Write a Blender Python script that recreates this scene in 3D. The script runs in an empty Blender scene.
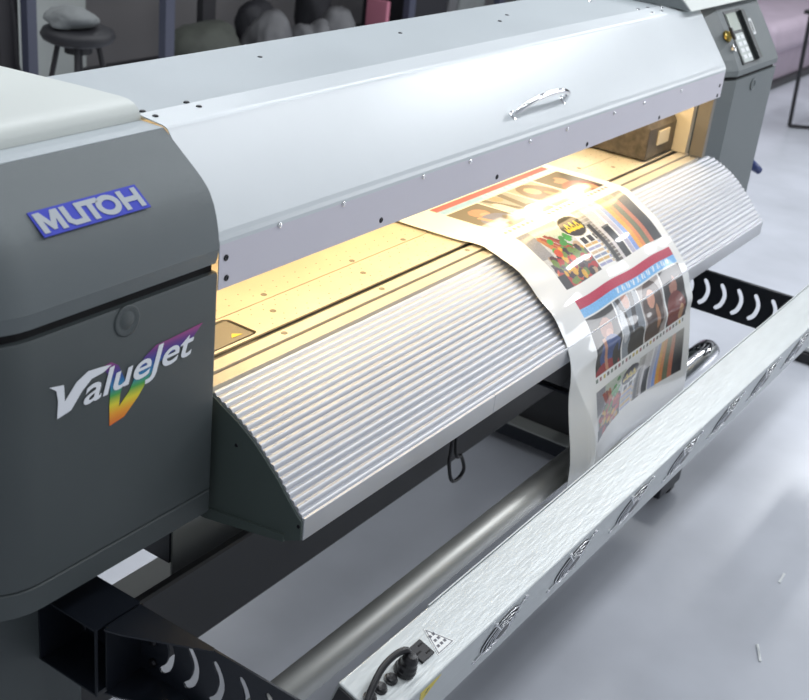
import bpy, bmesh, math, random
import numpy as np
from mathutils import Vector, Matrix
random.seed(7)
S = bpy.context.scene
COL = S.collection

# ------------------------------------------------------------------ camera
FPX = 1200.0
def _u(v): return v / np.linalg.norm(v)
_X = _u(np.array((890.5, -475.0, FPX)))          # the printer's long axis as seen by the camera
_D = np.array((-284.0, 2500.0, FPX)); _D = _u(_D - _X * (_D @ _X))
_Z = -_D; _Y = np.cross(_Z, _X)
RW = np.array([_X, _Y, _Z])
cam_d = bpy.data.cameras.new('camera'); cam = bpy.data.objects.new('camera', cam_d); COL.objects.link(cam)
r, d, f = RW[:, 0], RW[:, 1], RW[:, 2]
M = Matrix(((r[0], -d[0], -f[0], -1.08674), (r[1], -d[1], -f[1], -0.97580), (r[2], -d[2], -f[2], 1.63041), (0, 0, 0, 1)))
cam.matrix_world = M
cam_d.sensor_width = 36; cam_d.lens = 36 * FPX / 809; cam_d.clip_start = .05
cam_d.dof.use_dof = True; cam_d.dof.focus_distance = 1.9; cam_d.dof.aperture_fstop = 8.0
S.camera = cam

# ------------------------------------------------------------------ world, light, exposure
w = bpy.data.worlds.new('world'); S.world = w; w.use_nodes = True
w.node_tree.nodes['Background'].inputs[0].default_value = (.86, .92, 1.0, 1)
w.node_tree.nodes['Background'].inputs[1].default_value = .42
S.view_settings.view_transform = 'Standard'; S.view_settings.look = 'None'
S.view_settings.gamma = 1; S.view_settings.use_curve_mapping = False
S.view_settings.exposure = 0.0

def area(name, loc, sx, sy, power, color, rot=(0, 0, 0)):
    l = bpy.data.lights.new(name, 'AREA'); l.shape = 'RECTANGLE'; l.size = sx; l.size_y = sy
    l.energy = power; l.color = color
    o = bpy.data.objects.new(name, l); COL.objects.link(o); o.location = loc; o.rotation_euler = rot
    return o
TUBES = [(2.0, -1.05, 40), (3.95, -1.05, 80), (2.2, 1.0, 50), (0.2, 1.0, 50), (4.4, 1.0, 50), (0.2, 3.0, 40), (3.0, 3.0, 26), (6.8, .4, 60), (0.0, -1.25, 22), (6.8, -1.8, 50)]
for x, y, p in TUBES:
    area('ceiling_tube_light', (x, y, 2.79), 1.5, .22, p * .50, (.93, .96, 1.0))
# warm strip lamps along the back of the opening, under the printer's cover
for x in (.26, .69, 1.12, 1.55):
    area('printer_lamp_light', (x, .285, 1.002), .40, .035, .34, (1.0, .78, .46), (math.radians(-22), 0, 0))
for x in (.26, .69, 1.12, 1.55):
    area('printer_lamp_light', (x, .052, 1.036), .38, .045, .40, (1.0, .78, .46), (math.radians(4), 0, 0)).data.spread = math.radians(105)
for x in (1.40, 1.62):
    area('carriage_lamp_light', (x, .250, .985), .035, .05, .16, (1.0, .93, .82), (math.radians(-22), 0, 0))
# added unseen area light, front right, for the gloss band on the sheet
area('front_gloss_light', (6.6, -3.6, 1.65), 3.6, 1.3, 70, (.95, .97, 1.0), (math.radians(90), 0, math.radians(55)))

# ------------------------------------------------------------------ materials
MAT = {}
def mat(name, col, rough=.5, metal=0, noise=0, nscale=40, bump=0, bscale=400, coat=0, aniso=None, emit=None, spec=.5, stretch=None):
    m = bpy.data.materials.new(name); m.use_nodes = True; nt = m.node_tree; b = nt.nodes['Principled BSDF']
    b.inputs['Base Color'].default_value = (*col, 1); b.inputs['Roughness'].default_value = rough
    b.inputs['Metallic'].default_value = metal; b.inputs['Coat Weight'].default_value = coat
    b.inputs['Coat Roughness'].default_value = .05; b.inputs['Specular IOR Level'].default_value = spec
    tc = nt.nodes.new('ShaderNodeTexCoord'); mp = nt.nodes.new('ShaderNodeMapping')
    nt.links.new(tc.outputs['Object'], mp.inputs[0])
    if stretch: mp.inputs['Scale'].default_value = stretch
    n = nt.nodes.new('ShaderNodeTexNoise'); n.inputs['Scale'].default_value = nscale; n.inputs['Detail'].default_value = 6
    nt.links.new(mp.outputs[0], n.inputs['Vector'])
    if noise:
        r = nt.nodes.new('ShaderNodeValToRGB'); r.color_ramp.elements[0].position = .3; r.color_ramp.elements[1].position = .7
        r.color_ramp.elements[0].color = tuple(c * (1 - noise) for c in col) + (1,)
        r.color_ramp.elements[1].color = tuple(min(1, c * (1 + noise)) for c in col) + (1,)
        nt.links.new(n.outputs['Fac'], r.inputs[0]); nt.links.new(r.outputs[0], b.inputs['Base Color'])
        rr = nt.nodes.new('ShaderNodeMapRange'); rr.inputs[3].default_value = rough * .85; rr.inputs[4].default_value = min(1, rough * 1.15)
        nt.links.new(n.outputs['Fac'], rr.inputs[0]); nt.links.new(rr.outputs[0], b.inputs['Roughness'])
    if bump:
        n2 = nt.nodes.new('ShaderNodeTexNoise'); n2.inputs['Scale'].default_value = bscale; n2.inputs['Detail'].default_value = 3
        bp = nt.nodes.new('ShaderNodeBump'); bp.inputs['Strength'].default_value = bump; bp.inputs['Distance'].default_value = .001
        nt.links.new(mp.outputs[0], n2.inputs['Vector']); nt.links.new(n2.outputs['Fac'], bp.inputs['Height']); nt.links.new(bp.outputs[0], b.inputs['Normal'])
    if emit:
        b.inputs['Emission Color'].default_value = (*emit[:3], 1); b.inputs['Emission Strength'].default_value = emit[3]
    MAT[name] = m; return m
mat('cover_paint', (.57, .61, .63), .30, 0, .02, 6, .15, 900, coat=.25, spec=.6)
MAT['cover_paint'].node_tree.nodes['Principled BSDF'].inputs['Coat Roughness'].default_value = .22
mat('lip_light_tint', (.62, .60, .66), .38, 0, .02, 6, .2, 900)
mat('roof_paint', (.40, .44, .46), .36, 0, .02, 6, .2, 900)
mat('cap_paint', (.58, .61, .58), .42, 0, .02, 6, .3, 900)
mat('housing_grey', (.135, .155, .160), .42, 0, .03, 8, .5, 1500)
mat('housing_dark', (.062, .074, .076), .42, 0, .04, 8, .5, 1500)
mat('gap_black', (.004, .004, .005), .8)
mat('endplate', (.075, .098, .09), .45, 0, .04, 10, .2, 900)
mat('aluminium', (.74, .75, .79), .34, .75, .03, 8, .1, 700)
mat('aluminium_ribs', (.56, .57, .60), .40, .5, .03, 8)
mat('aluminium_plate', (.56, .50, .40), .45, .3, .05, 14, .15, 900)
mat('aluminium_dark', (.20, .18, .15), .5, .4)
mat('bar_metal', (.52, .55, .55), .36, .25, .05, 12, .5, 30, stretch=(1, 6, 6))
mat('chrome', (.85, .85, .86), .12, 1)
mat('wire', (.75, .76, .78), .18, 1)
mat('tube_metal', (.58, .58, .55), .48, .75, .03, 8)
mat('black_plastic', (.012, .012, .014), .35)
mat('black_metal', (.010, .013, .020), .38, .2, .05, 20, .2, 800)
mat('beam_dark', (.030, .030, .032), .45, 0, .05, 5)
mat('foot_grey', (.34, .35, .33), .5)
mat('beam_grey', (.16, .17, .165), .5, 0, .04, 5)
mat('screw_dark', (.03, .03, .035), .35, .8)
mat('label_white', (.78, .80, .80), .5)
mat('label_ink', (.13, .13, .15), .6)
mat('label_pale_ink', (.38, .40, .50), .6)
mat('label_yellow', (.62, .55, .14), .5)
mat('warn_yellow', (.75, .60, .05), .5)
mat('logo_blue', (.035, .05, .45), .4)
mat('logo_grey', (.40, .43, .46), .45)
mat('white_ink', (.80, .82, .86), .4)
mat('lcd', (.34, .38, .33), .25)
mat('keypad', (.50, .54, .52), .45)
mat('panel_recess', (.03, .035, .035), .3)
mat('brass', (.35, .27, .08), .3, .9)
mat('lever_blue', (.02, .04, .16), .4)
mat('floor', (.53, .55, .60), .24, 0, .10, 2.6, .05, 6)
mat('wall_panel_pale', (.34, .36, .35), .7)
mat('wall', (.12, .115, .118), .85, 0, .03, 3)  # base colour darkened to hold the shade at the back
mat('rack', (.05, .055, .085), .5)
mat('rack_black', (.012, .011, .014), .6)
mat('seat_black', (.012, .012, .015), .55)
mat('cloth_grey', (.16, .17, .17), .9, 0, .1, 20)
mat('bag_green', (.055, .06, .05), .8, 0, .15, 20)
mat('bag_black', (.010, .010, .014), .7)
mat('bag_white', (.11, .11, .115), .6, 0, .1, 15)
mat('bag_blue', (.04, .05, .09), .8)
mat('pink', (.45, .16, .22), .7)
mat('sofa', (.46, .38, .45), .7, 0, .05, 10)
mat('sofa_dark', (.07, .07, .075), .8)
mat('cardboard', (.30, .20, .11), .8)
mat('diffuser', (.9, .9, .9), .4, emit=(.93, .96, 1, 6))
mat('warm_diffuser', (.9, .8, .6), .4, emit=(1, .74, .4, 5))
mat('head_black', (.06, .05, .04), .35, 0, .5, 60)
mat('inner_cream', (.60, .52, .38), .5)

# rainbow ink: colour follows height on the sticker, as printed
m = mat('rainbow_ink', (1, 1, 1), .4); nt = m.node_tree
tc = nt.nodes.new('ShaderNodeTexCoord'); sp = nt.nodes.new('ShaderNodeSeparateXYZ'); mr = nt.nodes.new('ShaderNodeMapRange'); cr = nt.nodes.new('ShaderNodeValToRGB')
nt.links.new(tc.outputs['Object'], sp.inputs[0]); nt.links.new(sp.outputs['Z'], mr.inputs[0])
mr.inputs[1].default_value = .871; mr.inputs[2].default_value = .961
els = [(0, (.75, .12, .02)), (.18, (.85, .35, .02)), (.32, (.75, .65, .03)), (.46, (.06, .35, .06)), (.6, (.02, .22, .42)), (.75, (.02, .05, .30)), (.88, (.12, .03, .22)), (1, (.35, .06, .22))]
cr.color_ramp.elements[0].color = (*els[0][1], 1); cr.color_ramp.elements[1].color = (*els[-1][1], 1)
for p, c in els[1:-1]:
    e = cr.color_ramp.elements.new(p); e.color = (*c, 1)
nt.links.new(mr.outputs[0], cr.inputs[0]); nt.links.new(cr.outputs[0], nt.nodes['Principled BSDF'].inputs['Base Color'])

# ------------------------------------------------------------------ helpers
def empty(name, label, cat, loc=(0, 0, 0), group=None):
    o = bpy.data.objects.new(name, None); COL.objects.link(o); o.location = loc; o.empty_display_size = .05
    o['label'] = label; o['category'] = cat
    if group: o['group'] = group
    bpy.context.view_layer.update()
    return o
def tag(o, label, cat, group=None):
    o['label'] = label; o['category'] = cat
    if group: o['group'] = group
    return o
def struct(o): o['kind'] = 'structure'; return o
PARENT_LOC = {}
def link(name, me, m, parent=None, smooth=False, bevel=0, seg=2, label=None, auto=None):
    o = bpy.data.objects.new(name, me); COL.objects.link(o)
    if m is not None:
        me.materials.clear(); me.materials.append(MAT[m])
    if smooth:
        me.polygons.foreach_set('use_smooth', [True] * len(me.polygons))
    if auto:
        me.polygons.foreach_set('use_smooth', [True] * len(me.polygons)); me.set_sharp_from_angle(angle=math.radians(auto))
    if bevel:
        b = o.modifiers.new('bevel', 'BEVEL'); b.width = bevel; b.segments = seg; b.limit_method = 'ANGLE'; b.angle_limit = math.radians(40)
    if parent is not None:
        o.parent = parent
        off = Vector((0, 0, 0)); p = parent
        while p is not None: off += p.location; p = p.parent
        o.location = -off          # geometry is written in room coordinates
    if label: o['label'] = label
    return o
def tomesh(bm):
    bmesh.ops.recalc_face_normals(bm, faces=bm.faces)
    me = bpy.data.meshes.new('m'); bm.to_mesh(me); bm.free(); return me
class MB:
    def __init__(s): s.bm = bmesh.new()
    def box(s, x0, x1, y0, y1, z0, z1, mtx=None):
        v = [s.bm.verts.new((x, y, z)) for x in (x0, x1) for y in (y0, y1) for z in (z0, z1)]
        if mtx: 
            for q in v: q.co = mtx @ q.co
        for f in ((0, 1, 3, 2), (4, 6, 7, 5), (0, 4, 5, 1), (2, 3, 7, 6), (0, 2, 6, 4), (1, 5, 7, 3)): s.bm.faces.new([v[i] for i in f])
        return s
    def prism(s, pts, x0, x1, sec=1):
        """YZ outline extruded along X"""
        n = len(pts); rows = [[s.bm.verts.new((x0 + (x1 - x0) * k / sec, y, z)) for y, z in pts] for k in range(sec + 1)]
        for a, b in zip(rows, rows[1:]):
            for i in range(n): s.bm.faces.new((a[i], a[(i + 1) % n], b[(i + 1) % n], b[i]))
        s.bm.faces.new(rows[0]); s.bm.faces.new(rows[-1][::-1]); return s
    def poly(s, P, depth):
        """flat polygon P (3D list), thickened by vector depth"""
        a = [s.bm.verts.new(p) for p in P]; b = [s.bm.verts.new(Vector(p) + Vector(depth)) for p in P]
        n = len(P)
        s.bm.faces.new(a); s.bm.faces.new(b[::-1])
        for i in range(n): s.bm.faces.new((a[i], a[(i + 1) % n], b[(i + 1) % n], b[i]))
        return s
    def cyl(s, p, q, r, r2=None, n=16, caps=True):
        p, q = Vector(p), Vector(q); z = (q - p).normalized(); x = z.orthogonal().normalized(); y = z.cross(x); r2 = r if r2 is None else r2
        A = [s.bm.verts.new(p + (x * math.cos(2 * math.pi * i / n) + y * math.sin(2 * math.pi * i / n)) * r) for i in range(n)]
        B = [s.bm.verts.new(q + (x * math.cos(2 * math.pi * i / n) + y * math.sin(2 * math.pi * i / n)) * r2) for i in range(n)]
        for i in range(n): s.bm.faces.new((A[i], A[(i + 1) % n], B[(i + 1) % n], B[i]))
        if caps: s.bm.faces.new(A[::-1]); s.bm.faces.new(B)
        return s
    def lathe(s, base, axis, prof, n=20):
        """prof: list of (radius, height) along axis"""
        base = Vector(base); z = Vector(axis).normalized(); x = z.orthogonal().normalized(); y = z.cross(x); rows = []
        for r, h in prof:
            rows.append([s.bm.verts.new(base + z * h + (x * math.cos(2 * math.pi * i / n) + y * math.sin(2 * math.pi * i / n)) * max(r, 1e-5)) for i in range(n)])
        for a, b in zip(rows, rows[1:]):
            for i in range(n): s.bm.faces.new((a[i], a[(i + 1) % n], b[(i + 1) % n], b[i]))
        s.bm.faces.new(rows[0][::-1]); s.bm.faces.new(rows[-1]); return s
    def tube(s, pts, r, n=8, closed=False):
        pts = [Vector(p) for p in pts]; N = len(pts); rows = []; ref = None
        for i, p in enumerate(pts):
            if closed: t = pts[(i + 1) % N] - pts[i - 1]
            else: t = pts[min(i + 1, N - 1)] - pts[max(i - 1, 0)]
            t.normalize()
            if ref is None: ref = t.orthogonal().normalized()
            ref = (ref - t * ref.dot(t)).normalized(); y = t.cross(ref)
            rr = r[i] if isinstance(r, (list, tuple)) else r
            rows.append([s.bm.verts.new(p + (ref * math.cos(2 * math.pi * k / n) + y * math.sin(2 * math.pi * k / n)) * rr) for k in range(n)])
        prs = list(zip(rows, rows[1:])) + ([(rows[-1], rows[0])] if closed else [])
        for a, b in prs:
            for k in range(n): s.bm.faces.new((a[k], a[(k + 1) % n], b[(k + 1) % n], b[k]))
        if not closed: s.bm.faces.new(rows[0][::-1]); s.bm.faces.new(rows[-1])
        return s
    def loft(s, loops, cap=True):
        rows = [[s.bm.verts.new(p) for p in L] for L in loops]; n = len(rows[0])
        for a, b in zip(rows, rows[1:]):
            for i in range(n): s.bm.faces.new((a[i], a[(i + 1) % n], b[(i + 1) % n], b[i]))
        if cap: s.bm.faces.new(rows[0][::-1]); s.bm.faces.new(rows[-1])
        return s
    def done(s, name, m, parent=None, **k): return link(name, tomesh(s.bm), m, parent, **k)

def spline(pts, n=8):
    P = [Vector(p) for p in pts]; P = [P[0] * 2 - P[1]] + P + [P[-1] * 2 - P[-2]]; out = []
    for i in range(1, len(P) - 2):
        for k in range(n):
            t = k / n; a, b, c, d = P[i - 1:i + 3]
            out.append(.5 * ((2 * b) + (c - a) * t + (2 * a - 5 * b + 4 * c - d) * t * t + (3 * b - a - 3 * c + d) * t ** 3))
    out.append(P[-2]); return out

def plate_mesh(outer, holes, thick):
    """flat plate with real holes in local XY (a filled 2D curve turned to mesh)"""
    cu = bpy.data.curves.new('c', 'CURVE'); cu.dimensions = '2D'; cu.fill_mode = 'BOTH'; cu.extrude = thick / 2
    for L in [outer] + holes:
        sp = cu.splines.new('POLY'); sp.points.add(len(L) - 1)
        for p, q in zip(sp.points, L): p.co = (q[0], q[1], 0, 1)
        sp.use_cyclic_u = True
    o = bpy.data.objects.new('tmp', cu); COL.objects.link(o)
    dg = bpy.context.evaluated_depsgraph_get(); me = bpy.data.meshes.new_from_object(o.evaluated_get(dg))
    bpy.data.objects.remove(o); return me
def text_mesh(txt, size, shear=0, thick=.0006, offset=0, spacing=1.0):
    cu = bpy.data.curves.new('t', 'FONT'); cu.body = txt; cu.size = size; cu.shear = shear; cu.extrude = thick / 2; cu.offset = offset
    cu.space_character = spacing
    o = bpy.data.objects.new('tmp', cu); COL.objects.link(o)
    dg = bpy.context.evaluated_depsgraph_get(); me = bpy.data.meshes.new_from_object(o.evaluated_get(dg))
    bpy.data.objects.remove(o); return me

# ------------------------------------------------------------------ room
struct(MB().box(-4, 10.5, -5, 3.6, -.1, 0).done('floor', 'floor'))
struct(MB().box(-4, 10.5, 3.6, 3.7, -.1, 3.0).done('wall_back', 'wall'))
struct(MB().box(1.2, 2.95, 3.56, 3.605, 0, 2.1).done('wall_panel_1', 'wall_panel_pale'))  # added panel for the lighter stretch of wall; the rest has its shade in colour
wm = Matrix.Translation((6.62, -3.63, 1.65)) @ Matrix.Rotation(math.radians(55), 4, 'Z')
b = MB()
for q_ in ((-1.9, 1.9, -.03, .03, .66, .74), (-1.9, 1.9, -.03, .03, -.74, -.66), (-1.9, -1.82, -.03, .03, -.66, .66), (1.82, 1.9, -.03, .03, -.66, .66)): b.box(*q_, mtx=wm)
struct(b.done('front_light_frame', 'rack'))  # unseen frame added around the front area light
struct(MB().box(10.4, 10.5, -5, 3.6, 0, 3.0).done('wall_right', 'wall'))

# ================================================================== THE PRINTER
PR = empty('large_format_printer', 'wide grey and white large format inkjet printer with ribbed silver paper guide', 'printer', (.9, .25, 0))

def footprint(x0, x1, yf, yb, rl, rr, z, n=8):
    """rectangle with rounded front corners (radius rl at x0, rr at x1)"""
    L = [(x0, yb, z)]
    for k in range(n + 1):
        a = math.pi + (math.pi / 2) * k / n
        L.append((x0 + rl + rl * math.cos(a), yf + rl + rl * math.sin(a), z))
    for k in range(n + 1):
        a = 1.5 * math.pi + (math.pi / 2) * k / n
        L.append((x1 - rr + rr * math.cos(a), yf + rr + rr * math.sin(a), z))
    L.append((x1, yb, z)); return L

# ---- left end housing
UP = [(1.0375, .003), (1.059, -.002), (1.0595, -.0018), (1.075, -.0002), (1.085, .0014), (1.100, .005), (1.115, .010), (1.130, .018), (1.1365, .0235), (1.1443, .032), (1.152, .042), (1.180, .0815), (1.190, .0955), (1.193, .1)]
b = MB(); b.loft([footprint(-.385, 0, y, .60, .085, .004, z) for z, y in UP])
lid = b.done('housing_lid', 'housing_grey', PR, auto=14)
b = MB(); b.loft([footprint(-.378, -.0005, .010, .60, .08, .004, z) for z in (1.018, 1.042)]); b.done('housing_gap', 'gap_black', PR, label='narrow black gap under the lid')
BD = [(.6935, .003), (.696, .0), (.95, .0), (1.021, .0), (1.0245, .002)]
b = MB(); b.loft([footprint(-.385, 0, y, .60, .085, .004, z) for z, y in BD]); body = b.done('side_housing', 'housing_dark', PR, auto=40)
BS = [(.654, .004), (.657, .0), (.691, .0), (.693, .0025)]
b = MB(); b.loft([footprint(-.385, 0, y, .60, .085, .004, z) for z, y in BS]); b.done('housing_skirt', 'housing_dark', PR, auto=40)
# round finger recess with raised disc on the front
b = MB(); b.lathe((-.160, .0, 1.006), (0, -1, 0), [(.0205, -.001), (.0205, .0010), (.0185, .0018), (.014, .0004), (.011, .0004), (.009, .0016), (0, .0018)], 32); b.done('screw_cap', 'housing_dark', PR, smooth=True, bevel=0)
# white top cap of the left housing
capP = [(.60, 1.1935), (.60, 1.200), (.42, 1.206), (.258, 1.214), (.180, 1.2170), (.166, 1.2165), (.155, 1.2135), (.147, 1.2075), (.143, 1.200), (.142, 1.1935)]
b = MB(); b.prism(capP, -.380, -.0015); b.done('top_cap', 'cap_paint', PR, auto=35)
b = MB(); b.box(-.372, -.002, .1012, .142, 1.192, 1.1940); b.done('flange', 'roof_paint', PR, label='pale flange strip in front of the white cap')

# maker's name plate on the sloping lid
o0 = Vector((0, .1, 1.193)); sd = Vector((0, -.074, -.052)).normalized(); sn = Vector((0, sd.z, -sd.y)).normalized()
if sn.z < 0: sn = -sn
def onslope(x, s, h=0): return o0 + Vector((x, 0, 0)) + sd * s + sn * h
LX0, LX1, S0, S1 = -.267, -.107, .068, .103
def lp(a, c, h): return onslope(LX0 + (LX1 - LX0) * a / 4.76, S1 - (S1 - S0) * c, h)
b = MB(); b.poly([lp(0, 0, .0), lp(4.76, 0, .0), lp(4.76, 1, .0), lp(0, 1, .0)], sn * .0012)
lg = b.done('name_plate', 'logo_blue', lid, label='blue plate with the grey word MUTOH')
MU = [[(.1, .1), (.1, .9), (.38, .9), (.60, .48), (.82, .9), (1.1, .9), (1.1, .1), (.87, .1), (.87, .56), (.67, .17), (.53, .17), (.33, .56), (.33, .1)],
      [(1.2, .9), (1.43, .9), (1.43, .38), (1.53, .29), (1.82, .29), (1.82, .9), (2.82, .9), (2.82, .71), (2.52, .71), (2.52, .1), (2.28, .1), (2.28, .71), (2.05, .71), (2.05, .1), (1.42, .1), (1.2, .28)],
      [(3.72, .1), (3.72, .9), (3.95, .9), (3.95, .6), (4.4, .6), (4.4, .9), (4.63, .9), (4.63, .1), (4.4, .1), (4.4, .4), (3.95, .4), (3.95, .1)]]
b = MB()
for L in MU: b.poly([lp(x, y, .0013) for x, y in L], sn * .0006)
N = 28
ro = [(3.14 + .52 * math.cos(2 * math.pi * k / N), .5 + .41 * math.sin(2 * math.pi * k / N)) for k in range(N)]
ri = [(3.14 + .28 * math.cos(2 * math.pi * k / N), .5 + .21 * math.sin(2 * math.pi * k / N)) for k in range(N)]
for k in range(N):
    j = (k + 1) % N; b.poly([lp(*ro[k], .0013), lp(*ro[j], .0013), lp(*ri[j], .0013), lp(*ri[k], .0013)], sn * .0006)
b.done('name_letters', 'logo_grey', lg)
# model sticker on the front
def fr(P, y): return [(x, y, z) for x, z in P]
rb = [(-.199, .957), (-.186, .959), (-.174, .951), (-.164, .928), (-.171, .912), (-.174, .893), (-.157, .908), (-.143, .932), (-.131, .947), (-.111, .957), (-.084, .958), (-.028, .962), (-.046, .946), (-.071, .940), (-.096, .936), (-.113, .928), (-.125, .914), (-.142, .895), (-.165, .876), (-.189, .872), (-.189, .901), (-.187, .924), (-.191, .944)]
b = MB(); b.poly(fr(rb, -.0002), (0, -.0006, 0)); st = b.done('model_sticker', 'rainbow_ink', body, label='rainbow V sticker with white lettering')
b = MB(); b.poly(fr([(-.280, .959), (-.259, .955), (-.258, .933), (-.240, .952), (-.222, .960), (-.199, .958), (-.186, .956), (-.199, .950), (-.217, .948), (-.232, .937), (-.249, .918), (-.270, .914), (-.268, .937), (-.270, .951)], -.0009), (0, -.0004, 0))
b.done('sticker_letter', 'white_ink', st, label='white swoosh letter V')
me = text_mesh('alueJet', .050, .25, .0005, .0006, 1.0)
xs = [v.co.x for v in me.vertices]; W = max(xs) - min(xs); x0 = min(xs)
sc = .186 / W
for v in me.vertices:
    x, y, z = v.co; v.co = Vector((-.230 + (x - x0) * sc, -.0013 - z, .917 + y * .98 + (x - x0) * sc * .04))
link('sticker_lettering', me, 'white_ink', st, label='white letters alueJet')

# ---- right end housing
RY = .0
UPR = [(1.036, .0), (1.050, .0), (1.056, .003), (1.075, .014), (1.12, .045), (1.183, .090), (1.190, .096), (1.193, .105)]
b = MB(); b.loft([footprint(1.79, 2.205, y + RY, .60, .10, .02, z, 2) for z, y in UPR]); rlid = b.done('housing_lid', 'housing_grey', PR)
b = MB(); b.loft([footprint(1.797, 2.198, .007 + RY, .60, .10, .02, z, 2) for z in (1.022, 1.040)]); b.done('housing_gap', 'gap_black', PR)
b = MB(); b.loft([footprint(1.79, 2.205, RY, .60, .10, .02, z, 2) for z in (.656, .70, 1.026)]); rbody = b.done('side_housing', 'housing_grey', PR)
b = MB(); b.lathe((2.02, RY, 1.0), (0, -1, 0), [(.016, -.001), (.016, .003), (.012, .004), (.009, .001), (0, .001)], 20); b.done('screw_cap', 'housing_grey', PR)
# right top cap, a wedge rising towards the back
b = MB(); b.prism([(.60, 1.198), (.60, 1.255), (.20, 1.253), (.115, 1.235), (.075, 1.198)], 1.69, 2.20); rc = b.done('top_cap', 'cap_paint', PR, bevel=.003)
b = MB(); b.prism([(.60, 1.200), (.60, 1.250), (.20, 1.249), (.117, 1.232), (.078, 1.200)], 1.684, 1.691); b.done('cap_shaded_side', 'housing_grey', PR, label='shaded side of the right cap, its shade put into grey')  # thin grey slab puts the shade of the cap's side into colour
# control panel, on the sloping face (s down the slope, measured from the top edge)
p0 = Vector((0, .09 + RY + .0, 1.183)); pd = Vector((0, -.045, -.063)).normalized(); pn = Vector((0, pd.z, -pd.y)).normalized()
if pn.z < 0: pn = -pn
def pp(x, s, h): return p0 + Vector((x + .028, 0, 0)) + pd * s + pn * h
def pbox(x0, x1, s0, s1, h0, h1):
    b = MB(); b.poly([pp(x0, s0, h0), pp(x1, s0, h0), pp(x1, s1, h0), pp(x0, s1, h0)], pn * (h1 - h0)); return b
pbox(1.895, 2.012, .008, .150, -.004, .0012).done('display_bezel', 'panel_recess', rlid, label='black recessed display window')
pbox(1.902, 1.968, .016, .062, .001, .003).done('display', 'lcd', rlid, label='grey green display')
kp = pbox(1.902, 1.968, .070, .146, .001, .0026).done('keypad', 'keypad', rlid)
b = MB()
for i in range(2):
    for j in range(4):
        x = 1.909 + i * .03; s = .076 + j * .017
        b.poly([pp(x, s, .0026), pp(x + .022, s, .0026), pp(x + .022, s + .010, .0026), pp(x, s + .010, .0026)], pn * .0015)
b.done('key', 'label_white', kp)
b = MB(); b.poly([pp(1.99, .015, .001), pp(2.012, .015, .001), pp(2.012, .148, .001), pp(1.99, .148, .001)], pn * .010); b.done('window_hinge', 'panel_recess', rlid)
b = MB()
for (x0, x1, s0, s1) in ((2.040, 2.060, .040, .046), (2.040, 2.060, .078, .084), (2.040, 2.045, .040, .084), (2.055, 2.060, .040, .084)):
    b.poly([pp(x0, s0, 0), pp(x1, s0, 0), pp(x1, s1, 0), pp(x0, s1, 0)], pn * .001)
b.done('panel_mark', 'label_white', rlid, label='small white symbol')
pbox(2.047, 2.053, .050, .074, .0, .0014).done('panel_mark', 'panel_recess', rlid)
# emergency knob
b = MB(); c = pp(1.862, .070, 0); b.lathe(c, pn, [(.015, -.001), (.015, .004), (.012, .006), (.010, .010), (.009, .013), (0, .014)], 24); kb = b.done('knob', 'brass', rlid, smooth=False, label='brass and black knob')
b = MB(); b.box(-.006, .006, -.016, .016, .013, .020, Matrix.Translation(c) @ pn.to_track_quat('Z', 'Y').to_matrix().to_4x4()); b.done('knob_grip', 'black_plastic', kb, bevel=.002)
b = MB(); c2 = pp(1.868, .103, 0); b.lathe(c2, pn, [(.009, -.001), (.009, .006), (.004, .007), (0, .007)], 16); b.done('key_lock', 'chrome', rlid)
# lever on the far right
lv = MB(); lv.tube(spline([(2.19, .10, .78), (2.25, .09, .77), (2.31, .07, .735)]), .006); lv.done('media_lever', 'black_metal', PR)
lv = MB(); lv.tube([(2.305, .072, .745), (2.345, .045, .705), (2.365, .030, .690)], [.010, .014, .011], 10); lv.done('lever_grip', 'lever_blue', PR, smooth=True, label='dark blue lever grip')
lv = MB(); lv.tube(spline([(2.203, .09, .90), (2.226, .085, .84), (2.215, .09, .775)]), .0035); lv.done('lever_cable', 'black_plastic', PR)

# ---- front cover (one folded sheet) and roof
def sheet(outer, t):
    """open YZ polyline given thickness t on its inner side"""
    P = [Vector((0, y, z)) for y, z in outer]; inn = []
    for i, p in enumerate(P):
        a = P[max(i - 1, 0)]; c = P[min(i + 1, len(P) - 1)]; tt = (c - a).normalized(); n = Vector((0, tt.z, -tt.y)); inn.append(p + n * t)
    return outer, [(q.y, q.z) for q in inn]
def arc(c, r, a0, a1, n=6): return [(c[0] + r * math.cos(math.radians(a0 + (a1 - a0) * k / n)), c[1] + r * math.sin(math.radians(a0 + (a1 - a0) * k / n))) for k in range(n + 1)]
slope = [(0, .999), (0, 1.062)] + [(.0006, 1.067), (.0025, 1.0725), (.006, 1.078)] + [(.0935, 1.1895), (.0965, 1.1930), (.1005, 1.1950), (.106, 1.1962), (.150, 1.2000), (.152, 1.1990), (.152, 1.190)]
o_, i_ = sheet(slope, .0018)
b = MB(); b.prism(o_ + i_[::-1], .0003, 1.792); cv = b.done('front_cover', 'cover_paint', PR, label='white folded sheet metal front cover')
for p_ in cv.data.polygons: p_.use_smooth = False
# the vertical lip is the same sheet; its pinker colour holds the tint of the light on it
cv.data.materials.append(MAT['lip_light_tint'])
for p_ in cv.data.polygons:
    c_ = p_.center
    if c_.z < 1.064 and c_.y < .003: p_.material_index = 1
b = MB(); b.prism([(.154, 1.190), (.154, 1.1985), (.356, 1.2005), (.362, 1.197), (.362, 1.02), (.352, 1.02), (.352, 1.190)], -.10, 1.70); b.done('roof_panel', 'roof_paint', PR, bevel=.001)
b = MB(); b.box(0, 1.79, .355, .60, .66, 1.02); b.done('rear_body', 'housing_dark', PR)
b = MB(); b.box(.002, 1.788, .33, .356, .80, 1.19); b.done('inner_back_panel', 'inner_cream', PR)
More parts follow.
